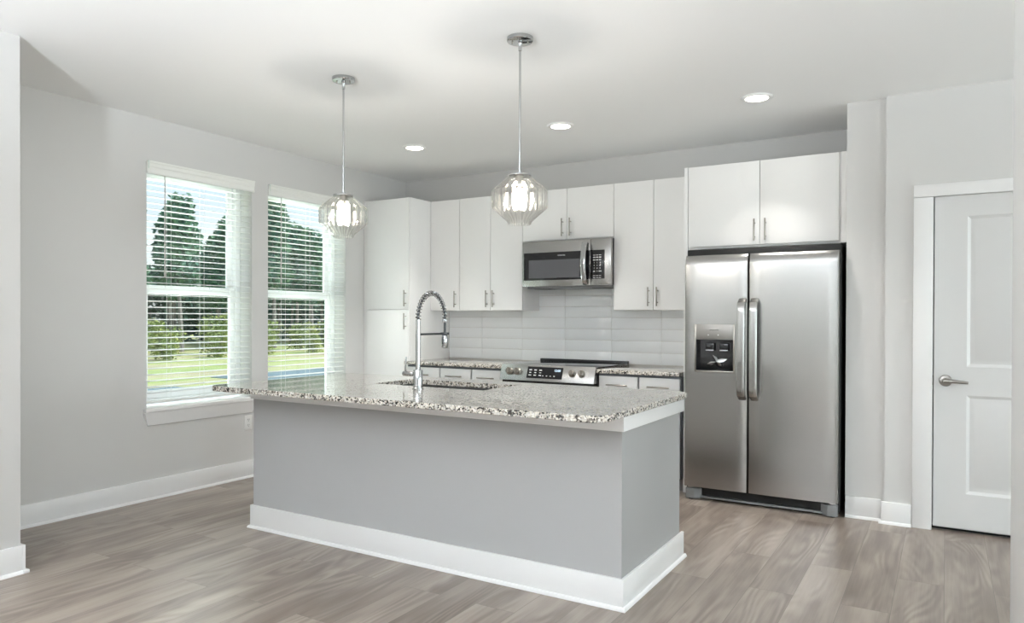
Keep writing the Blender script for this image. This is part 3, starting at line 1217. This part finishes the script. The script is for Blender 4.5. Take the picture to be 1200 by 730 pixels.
for x in (-1.452, -1.352):
    p_ = MB().box(x - .030, x + .030, FY + .018, FY + .032, 1.085, 1.138, .006, 3).build('dispenser_paddle', 'black_gloss', cvo)
    MB().box(x - .029, x + .029, FY + .0165, FY + .0178, 1.083, 1.090, .0005).build('paddle_rim', 'chrome', p_)
# silver star patch standing in for a bright reflection at the cavity back
st = bmesh.new()
ctr = Vector((-1.405, FY + .036, 1.005))
pts = []
for i in range(16):
    a_ = 2 * PI * i / 16 + PI / 8
    k_ = 1.0 if i % 4 in (0,) else (.62 if i % 4 in (1, 3) else .34)
    pts.append(st.verts.new(ctr + Vector((.078 * k_ * math.cos(a_), .009 * math.sin(3 * a_), .052 * k_ * math.sin(a_)))))
c0 = st.verts.new(ctr + Vector((0, -.012, 0)))
for i in range(16):
    st.faces.new((c0, pts[i], pts[(i + 1) % 16]))
ex = bmesh.ops.extrude_face_region(st, geom=st.faces[:])
bmesh.ops.translate(st, vec=(0, .003, 0), verts=[g for g in ex['geom'] if isinstance(g, bmesh.types.BMVert)])
bmesh.ops.recalc_face_normals(st, faces=st.faces)
m = MB()
m.merge(st)
m.build('reflection_star', 'chrome', cvo, smooth=False)
# kick grille and feet
m = MB().box(-1.60, -.63, 5.235, 5.26, .012, .092)
kg = m.build('kick_grille', 'black_plastic', fr)
m = MB()
for i in range(6):
    m.box(-1.53, -.70, 5.229, 5.2345, .034 + i * .0095, .038 + i * .0095)
for i in range(13):
    x = -1.52 + i * .067
    m.box(x, x + .003, 5.2285, 5.2345, .03, .09)
m.build('grille_slats', 'black_plastic', kg)
MB().box(-1.53, -.70, 5.205, 5.234, .012, .026, .002).build('grille_rail', 'grey_plastic', kg)
for sgn, xa in ((1, -1.622), (-1, -.606)):
    poly = [(xa, 5.172), (xa + sgn * .062, 5.172), (xa + sgn * .115, 5.222), (xa + sgn * .115, 5.233), (xa, 5.233)]
    f_ = MB().prism(poly, 'z', .008, .082, .002).build('foot_cover', 'grey_plastic', fr)
    m = MB().cyl((xa + sgn * .03, 5.20, 0), (xa + sgn * .03, 5.20, .0075), .016)
    m.build('foot', 'black_rubber_and_shade', f_)
    MB().box(xa + sgn * .012, xa + sgn * .05, 5.178, 5.20, .0825, .097, .002).build('hinge', 'chrome', f_)

# ------------------------------------------------------------------ island
IX0, IX1, IY0, IY1 = -3.709, -1.247, 3.043, 3.866
isl = thing('kitchen_island', (-2.48, 3.45, 0), 'grey painted kitchen island base with white baseboard', 'island')
m = MB()
U = [(IX0, IY0), (IX1, IY0), (IX1, IY1), (IX1 - .10, IY1), (IX1 - .10, IY0 + .10), (IX0 + .10, IY0 + .10), (IX0 + .10, IY1), (IX0, IY1)]
m.prism(U, 'z', 0.0, .878)
m.build('knee_wall', 'island_paint', isl, smooth=False)
m = MB()
TO = .014
V_ = [(IX0 - TO, IY0 - TO), (IX1 + TO, IY0 - TO), (IX1 + TO, IY1 + .035), (IX1 + .0005, IY1 + .035), (IX1 + .0005, IY0 - .0005), (IX0 - .0005, IY0 - .0005), (IX0 - .0005, IY1 + .035), (IX0 - TO, IY1 + .035)]
m.prism(V_, 'z', .804, .8785, .0015)
m.build('top_trim', 'trim_paint', isl)
m = MB()
BO = .015
V_ = [(IX0 - BO, IY0 - BO), (IX1 + BO, IY0 - BO), (IX1 + BO, IY1 + .034), (IX1 + .0005, IY1 + .034), (IX1 + .0005, IY0 - .0005), (IX0 - .0005, IY0 - .0005), (IX0 - .0005, IY1 + .034), (IX0 - BO, IY1 + .034)]
m.prism(V_, 'z', 0, .1406, .0015)
m.build('baseboard', 'trim_paint', isl)
m = MB()
q = [(0, 0)] + [(.013 * math.cos(a_ * PI / 12), .017 * math.sin(a_ * PI / 12)) for a_ in range(7)]
bmq = bmesh.new()
path = [(IX0 - BO, IY1 + .048), (IX0 - BO, IY0 - BO), (IX1 + BO, IY0 - BO), (IX1 + BO, IY1 + .048)]
dirs = [(-1, 0), (-1, -1), (1, -1), (1, 0)]
rings = []
for (px_, py_), (dx_, dy_) in zip(path, dirs):
    rings.append([bmq.verts.new((px_ + dx_ * (a_ + .0003), py_ + dy_ * (a_ + .0003), b_)) for a_, b_ in q])
for A, B in zip(rings, rings[1:]):
    for k in range(len(q)):
        bmq.faces.new((A[k], A[(k + 1) % len(q)], B[(k + 1) % len(q)], B[k]))
bmq.faces.new(rings[0])
bmq.faces.new(rings[-1][::-1])
bmesh.ops.recalc_face_normals(bmq, faces=bmq.faces)
m.merge(bmq)
m.build('shoe_molding', 'trim_paint', isl)
# cabinet fronts on the working side of the island
ex_ = [IX0 + .102, -3.06, -2.61, -2.16, -1.75, IX1 - .102]
for a_, b_ in zip(ex_, ex_[1:]):
    d_ = MB().box(a_ + .002, b_ - .002, IY1 - .022, IY1 - .003, .105, .86, .0012).build('cabinet_door', 'cabinet_white', isl)
    mh = MB().cyl((b_ - .05, IY1 + .03, .62), (b_ - .05, IY1 + .03, .78), .006, seg=12)
    for z in (.65, .75):
        mh.cyl((b_ - .05, IY1 - .0025, z), (b_ - .05, IY1 + .03, z), .0045, seg=8)
    mh.build('handle', 'nickel', d_)
MB().box(IX0 + .102, IX1 - .102, IY1 - .10, IY1 - .085, 0, .10).build('toe_kick', 'toe_kick', isl)

# island worktop with sink cut-out
KX0, KX1, KY0, KY1 = -3.745, -1.2045, 2.729, 3.925
HX0, HX1, HY0, HY1 = -3.012, -2.214, 3.372, 3.745
CH = .0025
bm = bmesh.new()


def ring_verts(pts, z):
    return [bm.verts.new((x, y, z)) for x, y in pts]


def band(A, B):
    for i in range(len(A)):
        j = (i + 1) % len(A)
        bm.faces.new((A[i], A[j], B[j], B[i]))


NA = 10
o0 = ring_verts(rounded(KX0 + CH, KX1 - CH, KY0 + CH, KY1 - CH, .085 - CH, NA), CZ0)
o1 = ring_verts(rounded(KX0, KX1, KY0, KY1, .085, NA), CZ0 + CH)
o2 = ring_verts(rounded(KX0, KX1, KY0, KY1, .085, NA), CZ1 - CH)
o3 = ring_verts(rounded(KX0 + CH, KX1 - CH, KY0 + CH, KY1 - CH, .085 - CH, NA), CZ1)
for A, B in ((o0, o1), (o1, o2), (o2, o3)):
    band(A, B)
hole = [(HX1, HY0), (HX1, HY1), (HX0, HY1), (HX0, HY0)]
h0, h1 = ring_verts(hole, CZ0), ring_verts(hole, CZ1)
band(h0, h1)
# o lists run: front-right corner, back-right, back-left, front-left, NA+1 points each
for O_, H_ in ((o0, h0), (o3, h1)):
    n_ = NA + 1
    bm.faces.new(O_[0:2 * n_] + [H_[1], H_[0]])
    bm.faces.new(O_[2 * n_:4 * n_] + [H_[3], H_[2]])
    bm.faces.new([O_[2 * n_ - 1], O_[2 * n_], H_[2], H_[1]])
    bm.faces.new([O_[4 * n_ - 1], O_[0], H_[0], H_[3]])
bmesh.ops.recalc_face_normals(bm, faces=bm.faces)
m = MB()
m.merge(bm)
tag(m.build('island_worktop', 'granite', smooth=False), 'large speckled granite worktop on the kitchen island', 'worktop')

# undermount sink
sk = thing('kitchen_sink', (-2.613, 3.56, .70), 'stainless undermount sink in the island worktop', 'sink')
m = MB()
a0, a1, b0, b1 = HX0 - .004, HX1 + .004, HY0 - .004, HY1 + .004
zb = .70
m.box(a0 - .012, a0, b0 - .012, b1 + .012, zb, CZ0 - .0005)
m.box(a1, a1 + .012, b0 - .012, b1 + .012, zb, CZ0 - .0005)
m.box(a0, a1, b0 - .012, b0, zb, CZ0 - .0005)
m.box(a0, a1, b1, b1 + .012, zb, CZ0 - .0005)
m.box(a0, a1, b0, b1, zb - .004, zb + .004)
m.build('basin', 'steel_sink', sk)
MB().lathe([(0, .0), (.03, .0), (.042, .003), (.045, .0005), (0, .0005)], (-2.613, 3.60, zb + .0041), 24).build('drain', 'chrome', sk)

# faucet
FX, FYY = -2.575, 3.252
fa = thing('faucet', (FX, FYY, CZ1), 'chrome spring neck faucet standing in front of the sink', 'faucet')
z0 = CZ1 + .0003
MB().lathe([(0, 0), (.031, 0), (.031, .004), (.0275, .007), (.0275, .104), (.0255, .108), (.014, .110), (0, .110)], (FX, FYY, z0), 28).build('base', 'chrome', fa)
MB().lathe([(0, 0), (.0145, 0), (.0145, .205), (.013, .207), (.013, .285), (0, .285)], (FX, FYY, z0 + .1101), 24).build('column', 'chrome', fa)


def arc_pt(q):
    # q 0..1 along the gooseneck
    cy_, rz = (FYY + 3.508) / 2, .154
    ry = (3.508 - FYY) / 2
    a_ = PI * (1 - q)
    return Vector((FX, cy_ + ry * math.cos(a_), 1.302 + rz * math.sin(a_)))


hose = [arc_pt(i / 40) for i in range(41)]
hose += [Vector((FX, 3.508, z)) for z in (1.28, 1.25, 1.222)]
MB().tube(hose, .0075, 12).build('hose', 'hose_dark', fa)
# spring: helix around the neck
turns, seg = 24, 14
hel = []
P = [arc_pt(i / 200) for i in range(201)]
n = turns * seg
for i in range(n + 1):
    q_ = i / n
    c_ = arc_pt(q_)
    tg = (arc_pt(min(1, q_ + .005)) - arc_pt(max(0, q_ - .005))).normalized()
    e1 = Vector((1, 0, 0))
    e2 = tg.cross(e1)
    a_ = 2 * PI * i / seg
    hel.append(c_ + e1 * .0140 * math.cos(a_) + e2 * .0140 * math.sin(a_))
MB().tube(hel, .0031, 6).build('spring', 'chrome', fa)
MB().cyl((FX, 3.508, 1.286), (FX, 3.508, 1.306), .016, seg=20, bev=.002).build('spring_collar', 'chrome', fa)
MB().lathe([(0, 0), (.017, 0), (.0195, .006), (.0195, .05), (.017, .075), (.011, .088), (0, .088)], (FX, 3.508, 1.133), 24).build('spray_head', 'chrome', fa)
MB().box(FX - .004, FX + .004, 3.484, 3.490, 1.155, 1.20, .0015).build('spray_button', 'hose_dark', fa)
m = MB().cyl((FX, FYY + .0146, 1.218), (FX, 3.486, 1.218), .0062, seg=14)
m.lathe([(.0205, 0), (.0205, .014), (.0255, .014), (.0255, 0), (.0205, 0)], (FX, 3.508, 1.211), 24)
tag(m.build('docking_arm', 'hose_dark', fa), 'dark metal docking arm')
m = MB().cyl((FX - .0279, FYY, .992), (FX - .106, FYY, .992), .0145, seg=20, bev=.002)
hd = m.build('valve', 'chrome', fa)
MB().cyl((FX - .092, FYY, 1.0066), (FX - .088, FYY, 1.088), .0052, seg=12, bev=.001).build('lever', 'chrome', hd)


# ------------------------------------------------------------------ pendants
def make_pendant(x, y, label):
    root = thing('pendant_lamp', (x, y, CEIL), label, 'lamp', 'glass pendants over the island')
    ca = MB().lathe([(0, 0), (.067, 0), (.067, -.016), (.065, -.0195), (.060, -.021), (0, -.021)], (x, y, CEIL - .0003), 40).build('canopy', 'chrome', root)
    for a_ in (.5, .5 + PI):
        MB().lathe([(0, 0), (.004, 0), (.004, -.009), (.002, -.011), (0, -.011)], (x + .04 * math.cos(a_), y + .04 * math.sin(a_), CEIL - .0215), 12).build('screw', 'nickel', ca)
    MB().lathe([(0, 0), (.012, 0), (.013, -.006), (.009, -.014), (.0085, -.045), (.006, -.047), (0, -.047)], (x, y, CEIL - .0216), 20).build('swivel', 'chrome', root)
    MB().cyl((x, y, 2.058), (x, y, CEIL - .069), .0058, seg=16).build('rod', 'chrome', root)
    MB().lathe([(0, .012), (.010, .012), (.013, .004), (.060, .0), (.061, -.008), (.058, -.0085), (0, -.0085)], (x, y, 2.0455), 36).build('cap', 'chrome', root)
    so_ = MB().lathe([(0, 0), (.021, 0), (.021, -.055), (.017, -.062), (0, -.062)], (x, y, 2.0365), 24).build('socket', 'nickel', root)
    bu = MB().lathe([(0, .0), (.015, .0), (.016, -.012)] + [(.034 * math.sin(a_ * PI / 24), -.047 + .034 * math.cos(a_ * PI / 24)) for a_ in range(5, 24)] + [(0, -.081)], (x, y, 1.974), 28)
    bu.build('bulb', 'bulb_glow', root)
    # fluted faceted glass: outer and inner skins
    nf = 24
    sub = 4
    t_ = bmesh.new()
    prof = [(.0565, 2.036), (.061, 2.031), (.135, 1.966), (.138, 1.960), (.138, 1.880), (.135, 1.873), (.062, 1.806), (.058, 1.797), (.056, 1.790)]

    def skin(dr):
        rs = []
        for r_, z_ in prof:
            ring = []
            for i in range(nf * sub):
                an = 2 * PI * i / (nf * sub)
                ph = (i % sub) / sub
                flute = abs(math.sin(PI * ph))
                rad = r_ * (1 + .048 * flute) - dr
                ring.append(t_.verts.new((x + rad * math.cos(an), y + rad * math.sin(an), z_)))
            rs.append(ring)
        return rs
    Ao, Ai = skin(0), skin(.0035)
    n_ = nf * sub
    for R_ in (Ao, Ai):
        for A, B in zip(R_, R_[1:]):
            for i in range(n_):
                t_.faces.new((A[i], A[(i + 1) % n_], B[(i + 1) % n_], B[i]))
    for k in (0, -1):
        for i in range(n_):
            t_.faces.new((Ao[k][i], Ao[k][(i + 1) % n_], Ai[k][(i + 1) % n_], Ai[k][i]))
    bmesh.ops.recalc_face_normals(t_, faces=t_.faces)
    m = MB()
    m.merge(t_)
    gs = m.build('glass_shade', 'shade_glass', root)
    gs.data.set_sharp_from_angle(angle=math.radians(22))
    pl = bpy.data.lights.new('bulb_light', 'POINT')
    pl.energy = BULB
    pl.color = (1, .955, .90)
    pl.shadow_soft_size = .026
    po = bpy.data.objects.new('bulb_light', pl)
    C.objects.link(po)
    po.location = (x, y, 1.924)
    return root


make_pendant(-3.094, 3.19, 'ribbed clear glass pendant in front of the window and pantry cabinet')
make_pendant(-1.872, 3.19, 'ribbed clear glass pendant in front of the white wall cabinets left of the microwave')


# ------------------------------------------------------------------ recessed ceiling lights
def downlight(x, y, label, group=None):
    root = thing('recessed_light', (x, y, CEIL), label, 'ceiling light', group)
    MB().lathe([(.068, -.001), (.072, -.010), (.080, -.0125), (.094, -.009), (.100, -.0003), (.068, -.0003)], (x, y, CEIL), 40).build('trim_ring', 'white_plastic', root)
    MB().lathe([(0, -.0075), (.0695, -.0075), (.0695, -.001), (0, -.001)], (x, y, CEIL), 36).build('lens', 'lens_glow', root)
    area('recessed_light_glow', (x, y, CEIL - .016), (0, 0, -1), .14, .14, DOWN, (1, .96, .90), 'DISK', 1.45)
    return root


downlight(-3.83, 4.785, 'round recessed ceiling light nearest the pantry cabinet')
downlight(-2.46, 4.790, 'round recessed ceiling light in front of the microwave')
downlight(-1.055, 4.820, 'round recessed ceiling light in front of the refrigerator')
for y in (-5.2, -2.6, .2):  # unseen ceiling lights behind the camera, added to light the room
    for x in (-2.9, -.9, 1.1):
        downlight(x, y, 'added unseen round light in the ceiling behind the camera', 'added unseen ceiling lights behind the camera')

# ------------------------------------------------------------------ added uplighters, unseen, in place of bounced flash light
def make_fill_lamp(x, y, label):
    root = thing('fill_lamp', (x, y, 0), label, 'lamp', 'added unseen uplighters behind the camera')
    MB().lathe([(0, 0), (.15, 0), (.15, .012), (.02, .03), (0, .03)], (x, y, .0005), 32).build('base', 'nickel', root)
    MB().cyl((x, y, .031), (x, y, 1.30), .011, seg=16).build('pole', 'nickel', root)
    MB().lathe([(0, 0), (.05, .0), (.13, .05), (.19, .13), (.186, .13), (.126, .055), (.048, .006), (0, .006)], (x, y, 1.3005), 36).build('bowl', 'white_plastic', root)
    d = bpy.data.lights.new('uplight', 'SPOT')
    d.energy = FILL
    d.color = (.86, .935, 1)
    d.spot_size = math.radians(172)
    d.spot_blend = .35
    d.shadow_soft_size = .1
    o = bpy.data.objects.new('uplight', d)
    C.objects.link(o)
    o.location = (x, y, 1.45)
    o.rotation_euler = (PI, 0, 0)


make_fill_lamp(-1.3, -1.2, 'added unseen uplighter, left of the camera')
make_fill_lamp(-.9, -3.4, 'added unseen uplighter, behind the camera')
make_fill_lamp(-.4, -2.2, 'added unseen uplighter, straight behind the camera')

# ------------------------------------------------------------------ outdoors
GZ = -.45
tag(MB().box(-120, -5.3, -60, 120, GZ - .1, GZ).build('field', 'field_grass'), 'mown green and straw coloured field outside the windows', 'field', kind='structure')
tag(MB().box(-18.3, -14.8, 13.5, 80, GZ, GZ + .02).build('street', 'asphalt'), 'blue grey street outside the window nearer the pantry', 'street', kind='structure')
tag(MB().box(-16.6, -14.8, -30, 11.2, GZ, GZ + .02).build('driveway', 'asphalt'), 'blue grey driveway low in the left window', 'driveway', kind='structure')
tag(MB().box(-14.78, -12.6, -30, 10.6, GZ, GZ + .06).build('sidewalk', 'concrete'), 'pale sidewalk low in the left window', 'sidewalk', kind='structure')


def leaf_cloud(lobes, n, size):
    vs_, fs_ = [], []
    tot = sum(l[3] * l[4] for l in lobes)
    for (cx, cy, cz, rx, rz) in lobes:
        for _ in range(int(n * rx * rz / tot)):
            d = Vector((random.gauss(0, 1), random.gauss(0, 1), random.gauss(0, 1))).normalized()
            k = random.random() ** .35
            p_ = Vector((cx + d.x * rx * k, cy + d.y * rx * k, cz + d.z * rz * k))
            a_ = Vector((random.gauss(0, 1), random.gauss(0, 1), random.gauss(0, .6))).normalized()
            b_ = a_.cross(Vector((random.gauss(0, 1), random.gauss(0, 1), random.gauss(0, 1)))).normalized()
            s_ = size * random.uniform(.6, 1.4)
            i0 = len(vs_)
            vs_ += [p_ - a_ * s_, p_ + b_ * s_ * .5, p_ + a_ * s_, p_ - b_ * s_ * .5]
            fs_.append((i0, i0 + 1, i0 + 2, i0 + 3))
    return vs_, fs_


def plant(name, label, cat, group, lobes, n, size, mat, trunk):
    root = thing(name, (0, 0, GZ), label, cat, group)
    ORG[root.name] = Vector((0, 0, 0))
    vs_, fs_ = leaf_cloud(lobes, n, size)
    me = bpy.data.meshes.new('foliage')
    me.from_pydata(vs_, [], fs_)
    me.materials.append(MATS[mat])
    fo = bpy.data.objects.new('foliage', me)
    C.objects.link(fo)
    fo.parent = root
    m = MB()
    for (a_, b_, r1, r2) in trunk:
        m.cyl(a_, b_, r1, r2, seg=8)
    m.build('trunk' if cat == 'tree' else 'stems', 'bark', root)
    return root


def pine(kind):
    lobes = []
    h = (7.0, 6.6, 7.5)[kind]
    for i in range(11):
        z = h * (.46 + .52 * i / 10)
        r_ = (1.18 - .05 * i) * random.uniform(.8, 1.0)
        lobes.append((random.uniform(-.3, .3), random.uniform(-.3, .3), z, r_, .62))
    tr_ = [((0, 0, 0), (random.uniform(-.2, .2), random.uniform(-.2, .2), h * .93), .13, .03)]
    for i in range(5):
        z = h * random.uniform(.35, .8)
        an = random.uniform(0, 6.28)
        tr_.append(((0, 0, z), (.9 * math.cos(an), .9 * math.sin(an), z + .35), .035, .012))
    return plant('pine_tree', 'tall slim tree in the wood beyond the field', 'tree', 'trees of the wood beyond the field', lobes, 2600, .15,
                 ('pine_leaf', 'pale_leaf', 'pine_leaf')[kind], tr_)


protos = [pine(k) for k in range(3)]
used = [False] * 3
spots = []
for row in range(4):
    y = 8.0 + (0, 1.5, .7, 2.2)[row]
    while y < 56:
        spots.append((-33.2 - row * 3.0 + random.uniform(-.1, .1), y))
        y += random.uniform(2.85, 3.1)
for x, y in spots:
    k = random.choice((0, 0, 1, 2, 2))
    if not used[k]:
        t_ = protos[k]
        used[k] = True
    else:
        t_ = copy_tree(protos[k])
    s_ = random.uniform(.9, 1.06)
    t_.location = (x, y, GZ)
    t_.scale = (s_, s_, s_ * random.uniform(.9, 1.1))
    t_.rotation_euler[2] = random.uniform(0, 6.28)

bl = [(random.uniform(-.6, .6), random.uniform(-.6, .6), random.uniform(.2, 1.55), random.uniform(.4, .65), .45) for _ in range(11)]
bush = plant('bush', 'yellow green bush at the edge of the wood', 'bush', 'bushes along the edge of the wood', bl, 1500, .09, 'bush_leaf',
             [((0, 0, 0), (.3, .1, 1.6), .03, .01), ((0, 0, 0), (-.3, .2, 1.5), .03, .01), ((0, 0, 0), (.0, -.3, 1.7), .03, .01)])
first = True
for bx, y, lo_s, hi_s in ((-29.9, 9.0, .85, 1.0), (-27.3, 10.3, .55, .7)):
    while y < 50:
        t_ = bush if first else copy_tree(bush)
        first = False
        t_.location = (bx + random.uniform(-.12, .12), y, GZ)
        s_ = random.uniform(lo_s, hi_s)
        t_.scale = (s_, s_, s_ * random.uniform(.85, 1.2))
        t_.rotation_euler[2] = random.uniform(0, 6.28)
        y += random.uniform(2.5, 2.8)
# dark thicket inside the wood: nobody could count its stems
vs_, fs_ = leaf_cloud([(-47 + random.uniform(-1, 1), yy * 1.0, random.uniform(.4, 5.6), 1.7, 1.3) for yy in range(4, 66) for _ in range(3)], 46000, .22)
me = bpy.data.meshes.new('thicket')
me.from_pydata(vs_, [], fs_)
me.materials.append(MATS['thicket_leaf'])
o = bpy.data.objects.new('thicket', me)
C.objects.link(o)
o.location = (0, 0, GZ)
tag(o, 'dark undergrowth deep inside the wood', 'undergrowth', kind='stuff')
